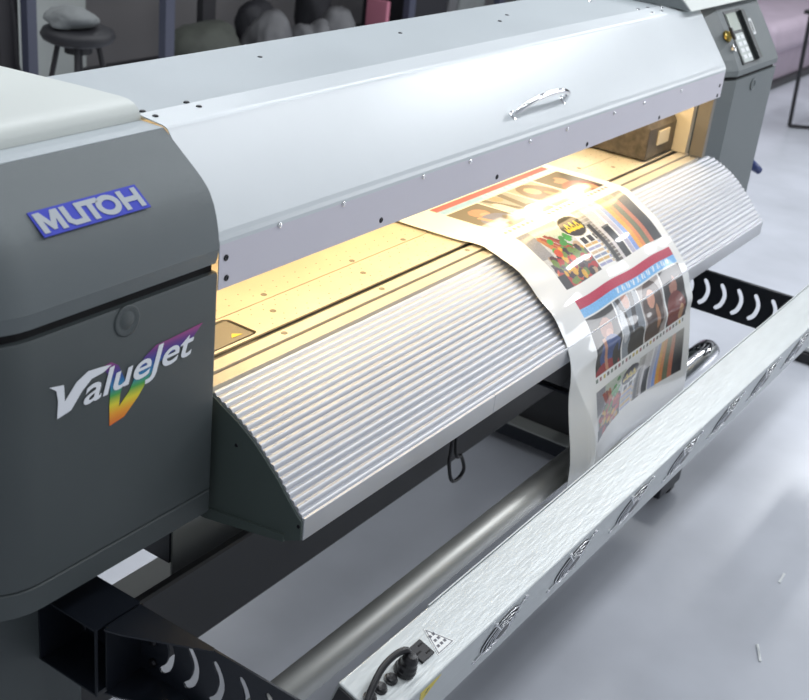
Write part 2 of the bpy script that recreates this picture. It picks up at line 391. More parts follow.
# rivets, screw holes on the lip
for x, z in ((.119, 1.062), (.262, 1.061), (.471, 1.060), (.613, 1.059), (.819, 1.058), (.964, 1.056), (1.171, 1.055), (1.318, 1.054), (1.521, 1.052)):
    b = MB(); b.lathe((x, .0, z), (0, -1, 0), [(.0042, 0), (.0040, .0012), (.003, .0024), (.0015, .003), (0, .003)], 12); b.done('rivet', 'chrome', PR, smooth=True)
for x, z in ((.364, 1.012), (.714, 1.011), (1.066, 1.008), (1.420, 1.006), (1.771, 1.030), (1.769, 1.006), (.013, 1.042), (.015, 1.013)):
    b = MB(); b.lathe((x, .0, z), (0, -1, 0), [(.0045, 0), (.0045, .0008), (.003, .0014), (0, .0004)], 12); b.done('cover_screw', 'screw_dark', PR)
for x, y in ((.015, .156), (.015, .133), (.096, .156), (.097, .134), (.396, .285), (.784, .281), (1.091, .248), (1.168, .276), (1.544, .271), (1.57, .160), (1.62, .158), (1.573, .125), (1.62, .123), (1.66, .14)):
    z = 1.1985 if y < .152 else 1.1995
    if y < .152: z = 1.1962 + (y - .106) * .086
    b = MB(); b.lathe((x, y, z), (0, 0, 1), [(.0045, -.0005), (.0042, .0008), (.003, .0016), (0, .0016)], 12); b.done('roof_screw', 'screw_dark' if x < 1.2 else 'chrome', PR)
# carrying handle on the sloping cover
q0 = Vector((0, .1, 1.1955)); qd = Vector((0, -.0875, -.1115)).normalized(); qn = Vector((0, qd.z, -qd.y)).normalized()
if qn.z < 0: qn = -qn
def cs(x, s, h): return q0 + Vector((x, 0, 0)) + qd * s + qn * h
hp = [cs(0.790, .118, 0), cs(0.792, .116, .012), cs(0.805, .112, .026), cs(0.840, .108, .036), cs(0.885, .106, .038), cs(0.930, .108, .036), cs(0.965, .112, .026), cs(0.978, .116, .012), cs(0.980, .118, 0)]
b = MB(); b.tube(spline(hp, 6), .0055, 12); b.done('handle', 'chrome', PR, smooth=True, label='small chrome handle')
for x in (.790, .980):
    b = MB(); b.lathe(cs(x, .118, 0), qn, [(.009, -.001), (.009, .002), (.006, .003), (0, .003)], 16); b.done('handle_foot', 'chrome', PR)
# specification label
def csq(x0, x1, s0, s1, h0, h1, b): b.poly([cs(x0, s0, h0), cs(x1, s0, h0), cs(x1, s1, h0), cs(x0, s1, h0)], qn * (h1 - h0))
b = MB(); csq(1.425, 1.73, .032, .083, .0003, .0007, b); lb = b.done('caution_label', 'label_white', PR, label='white caution label with yellow heading')
b = MB(); csq(1.427, 1.728, .033, .043, .0007, .0009, b); b.done('label_heading', 'label_yellow', lb)
for k in range(4):
    b = MB(); csq(1.440 + k * .075, 1.482 + k * .075, .0355, .0405, .0009, .0011, b); b.done('heading_word', 'label_ink', lb)
b = MB()
for k in range(4):
    for j in range(6):
        if (k + j) % 5 != 3: csq(1.432 + k * .075, 1.432 + k * .075 + random.uniform(.035, .062), .047 + j * .0056, .0495 + j * .0056, .0007, .0009, b)
b.done('label_print', 'label_pale_ink', lb)

# ---- platen: flat perforated plates with grooves
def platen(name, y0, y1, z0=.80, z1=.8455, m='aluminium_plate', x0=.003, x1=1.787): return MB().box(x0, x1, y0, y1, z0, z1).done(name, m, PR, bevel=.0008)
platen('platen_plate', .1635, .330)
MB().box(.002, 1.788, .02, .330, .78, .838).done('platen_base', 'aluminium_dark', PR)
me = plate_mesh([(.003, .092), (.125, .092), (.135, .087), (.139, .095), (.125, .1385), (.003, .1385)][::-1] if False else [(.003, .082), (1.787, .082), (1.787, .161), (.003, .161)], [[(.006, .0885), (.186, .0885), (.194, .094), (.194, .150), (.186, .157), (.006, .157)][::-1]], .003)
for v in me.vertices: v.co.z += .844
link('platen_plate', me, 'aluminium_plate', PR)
MB().box(.006, .188, .093, .152, .842, .8445).done('media_clamp', 'aluminium_dark', PR, label='dark steel media clamp plate')
b = MB(); b.poly([(.150, .104, .8446), (.172, .102, .8446), (.160, .113, .8446)], (0, 0, .0006)); b.done('clamp_arrow', 'warn_yellow', PR, label='small yellow arrow mark')
platen('platen_strip', .0465, .0700, z1=.8455)
platen('platen_strip', .0195, .0435, z1=.8420)
hol = MB()
for i in range(60):
    for j, y in enumerate((.094, .108, .138, .152, .185, .205)):
        x = .03 + i * .029 + (j % 2) * .0145
        if x < .21 and y < .16: continue
        hol.cyl((x, y, .8440), (x, y, .84575), .0013, n=6)
hol.done('suction_holes', 'aluminium_dark', PR)['kind'] = 'stuff'
for x, y in ((.308, .177), (.27, .125), (.539, .171), (.509, .124), (.70, .172), (.476, .060), (1.42, .17), (1.62, .172), (1.50, .12), (1.70, .12), (.22, .060), (.75, .06)):
    b = MB(); b.lathe((x, y, .8455), (0, 0, 1), [(.0055, 0), (.005, .0007), (.0025, .0002), (0, .0002)], 14); b.done('platen_screw', 'aluminium_dark', PR)
# warm lamps under the cover
for x in (.26, .69, 1.12, 1.55):
    b = MB(); b.box(x - .20, x + .20, .268, .305, 1.008, 1.016); b.box(x - .20, x + .20, .034, .072, 1.046, 1.054) if False else None; b.done('lamp_strip', 'warm_diffuser', PR, label='warm strip lamp under the cover')
    b = MB(); b.box(x - .20, x + .20, .030, .075, 1.041, 1.050); b.done('lamp_strip', 'warm_diffuser', PR, label='warm strip lamp behind the lip')
for x in (1.40, 1.62):
    b = MB(); b.box(x - .02, x + .02, .225, .265, .992, 1.0); b.done('carriage_lamp', 'diffuser', PR, label='small white lamp')
# parked carriage and side plate at the far end of the opening
b = MB(); b.prism([(.085, .850), (.085, .925), (.10, .945), (.30, .955), (.30, .850)], 1.60, 1.765); cg = b.done('print_carriage', 'head_black', PR, bevel=.003)
MB().box(1.655, 1.72, .082, .086, .880, .915).done('carriage_window', 'inner_cream', cg)
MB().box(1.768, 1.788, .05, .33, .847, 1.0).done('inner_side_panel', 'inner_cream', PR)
MB().box(1.770, 1.7885, .006, .040, .847, 1.0).done('inner_side_post', 'aluminium_dark', PR)

# ---- ribbed paper guide (curved front apron)
PF = [(.022, .836), (.003, .8265), (-.031, .8110), (-.060, .7930), (-.080, .7760), (-.107, .7510), (-.128, .7270), (-.143, .7060 + .008), (-.152, .7020)]
pth = [Vector((0, y, z)) for y, z in PF]; pth = spline(pth, 10)
acc = [0]
for a, c in zip(pth, pth[1:]): acc.append(acc[-1] + (c - a).length)
TOT = acc[-1]; PITCH = TOT / 20.0
def at_s(s):
    s = max(0, min(TOT, s))
    for i in range(len(acc) - 1):
        if acc[i + 1] >= s:
            t = (s - acc[i]) / (acc[i + 1] - acc[i]); p = pth[i].lerp(pth[i + 1], t); tt = (pth[i + 1] - pth[i]).normalized(); return p, Vector((0, tt.z, -tt.y))
    return pth[-1], Vector((0, -1, 0))
prof = []
NS = 20 * 10
for k in range(NS + 1):
    s = TOT * k / NS; p, n = at_s(s)
    if n.z < 0 and n.y > 0: n = -n
    if n.y > 0: n = -n
    ph = (s / PITCH) % 1.0
    h = .0032 * (math.sin(math.pi * ph) ** 2) ** .5
    q = p + n * (h - .0022); prof.append((q.y, q.z))
X0, X1 = .020, 1.868
b = MB(); rows = []
for x in (X0, X1): rows.append([b.bm.verts.new((x, y, z)) for y, z in prof])
low = [[b.bm.verts.new((x, y + .006, z - .006)) for y, z in prof] for x in (X0, X1)]
for i in range(len(prof) - 1):
    b.bm.faces.new((rows[0][i], rows[0][i + 1], rows[1][i + 1], rows[1][i])); b.bm.faces.new((low[0][i + 1], low[0][i], low[1][i], low[1][i + 1]))
    b.bm.faces.new((rows[0][i], low[0][i], low[0][i + 1], rows[0][i + 1])); b.bm.faces.new((rows[1][i + 1], low[1][i + 1], low[1][i], rows[1][i]))
rib = b.done('ribbed_guide', 'aluminium_ribs', PR, auto=50, label='silver corrugated aluminium apron')
b = MB(); b.box(X0, .531, -.155, -.148, .668, .7035).box(.5325, X1, -.155, -.148, .668, .7035); b.done('guide_front_edge', 'aluminium', PR, bevel=.001)
EP = [(.10, .825), (.022, .832), (.003, .822), (-.031, .806), (-.060, .788), (-.080, .771), (-.107, .746), (-.128, .722), (-.143, .706), (-.152, .699), (-.153, .669)]
b = MB(); b.prism(EP + [(-.128, .657), (.021, .640), (.10, .640)], .0165, .0205); b.done('guide_end_plate', 'endplate', PR, bevel=.0006, label='dark green grey end plate')
b = MB(); b.prism(EP + [(-.128, .657), (.021, .640), (.10, .640)], 1.868, 1.872); b.done('guide_end_plate', 'endplate', PR)
b = MB(); b.prism([(.10, .645), (.021, .645), (-.125, .667), (-.125, .655), (.021, .627), (.10, .627)], .0135, 1.80); b.done('guide_underside', 'endplate', PR)
for y, z in ((-.148, .690), (-.030, .770)):
    b = MB(); b.lathe((.0165, y, z), (-1, 0, 0), [(.003, 0), (.0025, .001), (0, .0012)], 10); b.done('guide_screw', 'screw_dark', PR)

# ---- stand
b = MB(); b.box(-.40, -.168, .08, .52, .07, .655); b.done('stand_leg', 'housing_dark', PR, bevel=.006)
b = MB(); b.box(1.575, 1.70, .05, .46, .07, .655); b.done('stand_leg', 'beam_dark', PR, bevel=.006)
for x0, x1 in ((-.40, -.25), (1.522, 1.66)):
    b = MB(); b.box(x0, x1, -.16 if x0 > 1 else .06, .50, .026, .066); ft_ = b.done('stand_foot', 'black_metal', PR, bevel=.004)
    MB().box(x0 + .001, x1 - .001, -.158 if x0 > 1 else .062, .498, .0665, .071).done('foot_lit_top', 'foot_grey', ft_, label='top of the foot, its light put into pale grey')  # paler slab carries the light on top of the dark foot
for x, y in ((1.62, -.14), (1.62, .45), (-.33, .10), (-.33, .47)):
    b = MB(); b.cyl((x - .012, y, .018), (x + .012, y, .018), .018, n=18); b.cyl((x, y, .018), (x, y, .036), .007, n=8); b.done('caster', 'black_plastic', PR, smooth=False)
bp_ = [(.162, .410), (.150, .410), (.147, .405), (.147, .258), (.150, .252), (.162, .252)]
b = MB(); b.prism(bp_, -.168, 1.575); b.done('cross_beam', 'beam_dark', PR, smooth=False, label='dark cross beam of the stand')
b = MB(); b.box(-.168, 1.575, .235, .322, .22, .30); b.done('rear_cross_beam', 'foot_grey', PR, bevel=.003)
me = plate_mesh([(.155, .345), (.46, .345), (.46, .60), (.155, .60)], [[(.215 + .026 * math.cos(2 * math.pi * k / 20), .475 + .030 * math.sin(2 * math.pi * k / 20)) for k in range(20)]], .004)
for v in me.vertices: v.co = Vector((v.co.x, .222 + v.co.z, v.co.y))
link('hanging_bracket', me, 'foot_grey', PR, label='grey bracket plate with a round hole')
MB().box(.151, .155, .224, .300, .372, .60).done('bracket_flange', 'black_metal', PR)
MB().cyl((.215, .226, .475), (.215, .26, .475), .024).done('bearing', 'black_plastic', PR)
MB().box(0, 1.79, .30, .355, .62, .66).done('underbody', 'beam_dark', PR)

# ================================================================== fan bar with arms
FB = empty('fan_drying_bar', 'long silver drying bar with a row of fans held out before the printer', 'fan unit', (.8, -.33, 0))
t14 = math.radians(17.5)
fd = Vector((0, math.sin(t14), -math.cos(t14))); fnn = Vector((0, -math.cos(t14), -math.sin(t14))); tb = Vector((0, math.cos(t14), math.sin(t14)))
F0 = Vector((0, -.385, .556))
def ff(x, s, h): return F0 + Vector((x, 0, 0)) + fd * s + fnn * h
def ft(x, s, h): return F0 + Vector((x, 0, 0)) + tb * s - fd * h
BW, BH, BX0, BX1 = .079, .165, -.089, 2.62
q = [F0, F0 + tb * BW, F0 + tb * BW + fd * BH, F0 + fd * BH]
b = MB(); b.prism([(p.y, p.z) for p in q], BX0, BX1); hs = b.done('bar_housing', 'bar_metal', FB, bevel=.0022, seg=2)
b = MB(); q2 = [F0 + tb * .004 + fd * .004, F0 + tb * (BW - .004) + fd * .004, F0 + tb * (BW - .004) + fd * (BH - .004), F0 + tb * .004 + fd * (BH - .004)]
b.prism([(p.y, p.z) for p in q2], BX0 - .003, BX0 + .001); b.done('end_cap', 'black_plastic', FB)
# back rim
b = MB(); q3 = [F0 + tb * BW - fd * .0015, F0 + tb * (BW + .002) - fd * .0015, F0 + tb * (BW + .002) + fd * .03, F0 + tb * BW + fd * .03]
b.prism([(p.y, p.z) for p in q3], .12, BX1 - .002); b.done('back_rim', 'bar_metal', FB)
# fans
def ringpts(x, s, r, h, n=40): return [ff(x + r * math.cos(2 * math.pi * k / n), s + r * math.sin(2 * math.pi * k / n), h) for k in range(n)]
def make_fan(x):
    s = .066
    b = MB()
    n = 40; loops = []
    for r_, h_ in ((.0460, .0002), (.0460, .0016), (.0440, .0016), (.0440, .0004), (.001, .0006)): loops.append(ringpts(x, s, r_, h_, n))
    b.loft(loops, False); fan = b.done('fan', 'black_plastic', FB)
    b = MB()
    for k in range(7):
        a = 2 * math.pi * k / 7; P = []
        for rr, da, hh in ((.014, -.25, .0035), (.040, -.10, .0035), (.040, .45, .0012), (.014, .35, .0012)):
            P.append(ff(x + rr * math.cos(a + da), s + rr * math.sin(a + da), hh))
        b.poly(P, fnn * .0008)
    b.done('fan_blades', 'black_plastic', fan)
    b = MB(); b.lathe(ff(x, s, .0006), fnn, [(.0165, 0), (.0165, .005), (.014, .006), (0, .006)], 24); b.done('fan_hub', 'black_plastic', fan)
    b = MB()
    for rr, h_ in ((.0455, .0022), (.036, .0035), (.027, .0044), (.018, .0050)): b.tube(ringpts(x, s, rr, h_, 36), .0011, 6, True)
    for a in (45, 135, 225, 315):
        ca, sa = math.cos(math.radians(a)), math.sin(math.radians(a))
        b.tube([ff(x + ca * r_, s + sa * r_, h_) for r_, h_ in ((.006, .0052), (.018, .0051), (.036, .0037), (.0455, .0023), (.054, .0014), (.0615, .0010))], .0014, 6)
    b.done('fan_guard', 'wire', fan, smooth=True, label='chrome wire finger guard')
    for sx in (-1, 1):
        for sy in (-1, 1):
            b = MB(); b.lathe(ff(x + sx * .0445, s + sy * .0445, 0), fnn, [(.0044, 0), (.0044, .0016), (.0030, .0032), (0, .0034)], 12); b.done('fan_screw', 'wire', fan)
    return fan
fan0 = make_fan(.247)
def dup_tree(o, parent, dx, top=True):
    c = o.copy(); COL.objects.link(c); c.parent = parent
    if top: c.location = o.location + Vector((dx, 0, 0))
    for ch in list(o.children): dup_tree(ch, c, 0, False)
    return c
for k in range(1, 10): dup_tree(fan0, FB, .2335 * k)
# sockets, holders and stickers on the bar's top
def tbox(x0, x1, s0, s1, h0, h1): return MB().poly([ft(x0, s0, h0), ft(x1, s0, h0), ft(x1, s1, h0), ft(x0, s1, h0)], -fd * (h1 - h0))
sk = tbox(.029, .058, .024, .052, 0, .004).done('power_socket', 'black_plastic', FB, bevel=.001)
for x, s in ((.050, .045), (.050, .031), (.037, .038)): tbox(x - .0045, x + .0045, s - .0012, s + .0012, .004, .0046).done('socket_slot', 'gap_black', sk)
for x in (-.028, -.051, -.074):
    b = MB(); b.lathe(ft(x, .037, 0), -fd, [(.0095, 0), (.0095, .002), (.0078, .003), (.0072, .0065), (.005, .0075), (0, .007)], 24); b.done('fuse_holder', 'black_plastic', FB)
b = MB(); b.poly([ft(.080, .060, .0002), ft(.060, .018, .0002), ft(.102, .018, .0002)], -fd * .0005); wl = b.done('warning_sticker', 'label_white', FB, label='white triangular warning sticker')
b = MB()
for P in ([(.0803, .0570), (.0625, .0195), (.0640, .0200), (.0803, .0545)], [(.0625, .0195), (.0992, .0195), (.0975, .0205), (.0640, .0205)], [(.0992, .0195), (.0803, .0570), (.0803, .0545), (.0975, .0205)]):
    b.poly([ft(x, s, .0008) for x, s in P], -fd * .0002)
b.done('sticker_border', 'label_ink', wl)
b = MB()
for k in range(3):
    for j in range(1 + k + (k == 0)):
        x = .0815 - k * .004 + j * .008 - (k == 0) * .005; s_ = .043 - k * .0085
        b.poly([ft(x - .0025, s_, .0008), ft(x + .0025, s_, .0008), ft(x + .0025, s_ + .004, .0008), ft(x - .0025, s_ + .004, .0008)], -fd * .0002)
b.done('sticker_print', 'label_ink', wl)
b = MB(); b.poly([ff(.000, .012, .0002), ff(.050, .012, .0002), ff(.025, .058, .0002)], fnn * .0004); ys = b.done('warning_sticker', 'warn_yellow', FB, label='yellow triangular warning sticker')
b = MB(); b.poly([ff(.022, .020, .0007), ff(.027, .020, .0007), ff(.023, .038, .0007), ff(.025, .028, .0007), ff(.021, .030, .0007)], fnn * .0002); b.done('sticker_print', 'label_ink', ys)

# support arms with crescent slots
def slot(y, zt, zb, w=.0055):
    c = [(y, zt), (y - .011, zt - .018), (y - .014, (zt + zb) / 2), (y - .008, zb + .014), (y + .006, zb)]
    sp = [(p.x, p.y) for p in spline([(a, e, 0) for a, e in c], 4)]; L, R = [], []
    for i, p in enumerate(sp):
        a = sp[max(i - 1, 0)]; e = sp[min(i + 1, len(sp) - 1)]; tx, ty = e[0] - a[0], e[1] - a[1]; l = math.hypot(tx, ty)
        k = w * (1 if 0 < i < len(sp) - 1 else .6)
        L.append((p[0] - ty / l * k, p[1] + tx / l * k)); R.append((p[0] + ty / l * k, p[1] - tx / l * k))
    return L + R[::-1]
def arm(x, ztop, ybk, left):
    zb = ztop - .105
    outer = [(ybk, zb), (ybk, ztop), (-.36, ztop), (-.365, ztop - .03), (-.255, zb)] if left else [(ybk, zb), (ybk, ztop), (-.312, ztop), (-.305, ztop - .05), (-.255, zb)]
    outer = outer[::-1]
    holes = [slot((-.078 if left else -.034) - k * .0445, ztop - .018, ztop - .088) for k in range(6)]
    me = plate_mesh(outer, holes, .003)
    for v in me.vertices: v.co = Vector((x + v.co.z, v.co.x, v.co.y))
    a = link('support_arm', me, 'black_metal', FB)
    b = MB()
    if left:
        b.poly([(x, -.036, ztop - .105), (x, -.165, ztop - .105), (x - .006, -.168, ztop - .105), (x - .060, -.060, ztop - .105), (x - .068, -.036, ztop - .105)], (0, 0, .0025))
        b.done('arm_flange', 'black_metal', a); b = MB()
        b.poly([(x, -.036, ztop), (x, -.165, ztop), (x - .006, -.168, ztop), (x - .060, -.060, ztop), (x - .068, -.036, ztop)], (0, 0, .0025))
    else: b.poly([(x, ybk, ztop), (x, -.311, ztop), (x + .012, -.311, ztop), (x + .012, ybk, ztop)], (0, 0, .0025))
    b.done('arm_flange', 'black_metal', a)
    return a
aR = arm(1.750, .571, .05, False)
aL = arm(-.165, .600, .074, True)
# left bracket box between the leg and the arm
b = MB(); b.box(-.243, -.163, -.030, .080, .6005, .6035); b.box(-.243, -.163, .0765, .0795, .497, .6005); b.box(-.243, -.163, -.030, .080, .495, .498); b.done('mounting_bracket', 'black_metal', FB)
b = MB(); b.box(-.2435, -.241, -.0335, -.030, .495, .606); b.box(-.228, -.163, -.036, -.0335, .497, .603); b.done('bracket_plate', 'black_metal', FB)
for y, z in ((.030, .545), (-.060, .555), (-.060, .520), (.055, .55)):
    b = MB(); b.lathe((-.167, y, z), (-1, 0, 0), [(.006, 0), (.006, .002), (.004, .005), (0, .0055)], 12); b.done('bolt', 'screw_dark', FB)
MB().box(-.166, BX0 + .01, -.335, -.30, .450, .455).done('bar_bracket', 'black_metal', FB)
MB().box(1.700, 1.752, -.335, -.29, .440, .470).done('bar_bracket', 'black_metal', FB)

# ---- power cable plugged into the bar
PC = empty('power_cable', 'black power cable with round plug standing in the drying bar', 'cable', (-.001, -.35, 0))
pb = ft(-.001, .034, .0005); up = -fd
b = MB(); b.lathe(pb, up, [(.0155, 0), (.0155, .007), (.014, .008), (.014, .014), (.0115, .017), (.0115, .024), (.009, .029), (.006, .032), (0, .033)], 24); b.done('plug', 'black_plastic', PC, smooth=False, bevel=.0008)
cp_ = [pb + up * .022 + Vector((.002, .004, 0)), pb + up * .036 + Vector((.000, .010, 0)), pb + up * .038 + Vector((-.018, .016, 0)), pb + up * .030 + Vector((-.045, .016, 0)), pb + up * .014 + Vector((-.075, .006, 0)), pb + up * -.008 + Vector((-.100, -.006, 0)), pb + up * -.07 + Vector((-.13, -.012, 0))]
b = MB(); b.tube(spline(cp_, 8), .0048, 12); b.done('cord', 'black_plastic', PC, smooth=True)

# ================================================================== take-up tube
TU = empty('takeup_tube', 'polished metal take-up tube lying below the printer behind the drying bar', 'tube', (.8, -.150, .400))
MB().cyl((-.160, -.150, .400), (1.40, -.150, .400), .0265, n=48).done('tube_body', 'tube_metal', TU, smooth=True)
b = MB(); b.lathe((1.40, -.150, .400), (1, 0, 0), [(.033, 0), (.033, .26), (.030, .275), (.022, .283), (.010, .286), (0, .287)], 32); b.done('tube_end', 'chrome', TU, smooth=True, label='chrome end sleeve')
MB().box(1.24, 1.26, -.15, .145, .368, .374).done('tube_bracket', 'black_metal', TU)


# ================================================================== the printed sheet
CTL = [(.330, .852), (.20, .8500), (.08, .8490), (.022, .8440), (-.031, .8175), (-.060, .7995), (-.080, .7830), (-.107, .7585), (-.128, .7370), (-.149, .7110), (-.1625, .6820), (-.172, .645), (-.182, .60), (-.192, .545), (-.200, .490), (-.205, .43), (-.200, .392), (-.184, .369), (-.160, .362)]
sp_ = [(p.x, p.y) for p in spline([(a, c, 0) for a, c in CTL], 12)]
pa = np.array(sp_); sl = np.concatenate([[0], np.cumsum(np.hypot(*np.diff(pa, axis=0).T))]); LEN = sl[-1]
def S_at(y=None, z=None):
    if z is None: i = int(np.argmin(np.abs(pa[:, 0] - y)))
    elif y is None:
        i = int(np.argmin(np.abs(pa[:, 1] - z)))
    else: i = int(np.argmin((pa[:, 0] - y) ** 2 + (pa[:, 1] - z) ** 2))
    return sl[i]
NU, NV = 330, 560
U = np.linspace(0, .605, NU); V = np.linspace(0, LEN, NV); UU, VV = np.meshgrid(U, V)
yy = np.interp(VV, sl, pa[:, 0]); zz = np.interp(VV, sl, pa[:, 1])
sfront = S_at(-.107, .7585)
sm = lambda t: np.clip(t, 0, 1) ** 2 * (3 - 2 * np.clip(t, 0, 1))
xx = .760 + UU + .034 * sm((VV - .10) / (sfront - .10)) * (1 - UU / .605) + .006 * np.sin(VV * 12) * (1 - UU / .605)
xx += .008 * (UU / .605) * sm(VV / .25)
# gentle curl: left rim lifts off the guide, hanging part bellies in and turns back at the left rim
lift = .007 * np.exp(-UU / .05) * sm((VV - .22) / .08) * (1 - sm((VV - .46) / .08)) * (.6 + .4 * np.sin(VV * 55))
zz = zz + lift; yy = yy - lift * .3
yy = yy + .022 * np.sin(np.pi * np.clip((UU - .05) / .55, 0, 1)) * sm((.62 - zz) / .13)
uc = .080 * sm((.70 - zz) / .22)
yy = yy - .024 * sm((.62 - zz) / .16) * np.exp(-np.maximum(0, UU - .06) / .12) + np.maximum(0, uc - UU) * .30 * sm((.70 - zz) / .1)
fold = np.exp(-((zz - (.655 + .012 * np.sin(UU * 9))) / .020) ** 2) * sm(UU / .12) * (zz < .76)
yy = yy - .0065 * fold + .0004 * np.sin(UU * 70 + VV * 60) * fold
# wave bulge at the right of the bend
zz = zz + .002 * np.sin(UU * 30) * sm((VV - .3) / .05) * (1 - sm((VV - .5) / .1))

# ---- what is printed on it
rng = np.random.RandomState(3)
Cc = np.ones((NV, NU, 3)) * np.array((.80, .81, .80))
def mix(mask, col, a=1.0):
    m_ = np.clip(mask.astype(float) * a, 0, 1)[..., None]; Cc[:] = Cc * (1 - m_) + np.array(col) * m_
def rect(p, q, a, b_, c, d): return (p >= a) & (p < b_) & (q >= c) & (q < d)
def ell(p, q, cx, cy, rx, ry): return ((p - cx) / rx) ** 2 + ((q - cy) / ry) ** 2 < 1
UL, UR = .102, .572
P_ = (UU - UL) / (UR - UL)
def people(s0, s1):
    q = (VV - s0) / (s1 - s0); p = P_
    # red stripe, blue stripe with pale lettering, then four portraits
    mix(rect(p, q, 0, 1, -.27, -.13), (.55, .03, .12)); mix(rect(p, q, 0, 1, -.13, 0.0), (.28, .56, .85))
    for k in range(11):
        c0 = .34 + k * .055; mix(rect(p, q, c0, c0 + .03, -.12, -.03) & (np.sin(p * 260 + q * 40) > -.4), (.75, .85, .92))
    B = [(0.0, .255), (.265, .50), (.51, .745), (.76, 1.0)]
    bg = [(.020, .020, .025), (.30, .33, .36), (.40, .36, .34), (.05, .04, .04)]
    for (a, e), c in zip(B, bg):
        mix(rect(p, q, a, e, .03, .93), c)
        gsh = rect(p, q, a, e, .03, .93) * (.5 + .5 * np.sin(p * 20 + q * 5)); mix(gsh, tuple(x * 1.4 for x in c), .35)
    def inb(k): return rect(p, q, B[k][0], B[k][1], .03, .93)
    # 1: dark haired person, red top and blue
    mix(inb(0) & ell(p, q, .12, .28, .10, .25), (.02, .012, .01)); mix(inb(0) & ell(p, q, .14, .30, .055, .16), (.42, .20, .14)); mix(inb(0) & ell(p, q, .15, .38, .03, .06), (.60, .34, .26))
    mix(inb(0) & ell(p, q, .14, .66, .10, .26), (.07, .13, .32)); mix(inb(0) & ell(p, q, .12, .92, .12, .14), (.36, .02, .05)); mix(inb(0) & ell(p, q, .20, .78, .03, .2), (.01, .01, .012))
    mix(inb(0) & (np.abs(p - .06 - q * .06) < .014) & (q > .4), (.55, .30, .20))
    # 2: pale suit with dark lapels
    mix(inb(1) & (np.abs(p - .30 - q * .09) < .018), (.04, .04, .045)); mix(inb(1) & (np.abs(p - .44 + q * .07) < .022), (.05, .05, .06)); mix(inb(1) & ell(p, q, .37, .12, .035, .12), (.55, .30, .22))
    mix(inb(1) & ell(p, q, .42, .85, .09, .30), (.03, .025, .025)); mix(inb(1) & ell(p, q, .30, .45, .03, .25), (.62, .64, .66))
    # 3: brown hair
    mix(inb(2) & ell(p, q, .625, .45, .105, .44), (.10, .045, .025)); mix(inb(2) & ell(p, q, .615, .30, .04, .15), (.68, .38, .27)); mix(inb(2) & ell(p, q, .60, .80, .09, .24), (.10, .05, .035)); mix(inb(2) & ell(p, q, .66, .62, .02, .2), (.50, .28, .16))
    # 4: dark portrait
    mix(inb(3) & ell(p, q, .87, .33, .045, .17), (.50, .28, .22)); mix(inb(3) & ell(p, q, .87, .72, .11, .30), (.26, .05, .035)); mix(inb(3) & ell(p, q, .83, .16, .05, .12), (.03, .02, .02)); mix(inb(3) & ell(p, q, .93, .80, .03, .14), (.55, .35, .20))
    # line of small coloured codes below
    for k in range(26):
        c = [(.15, .13, .12), (.55, .45, .08), (.35, .12, .14), (.2, .25, .22)][rng.randint(4)]
        mix(rect(p, q, k / 26, k / 26 + .022, .975, 1.03), c, .85)
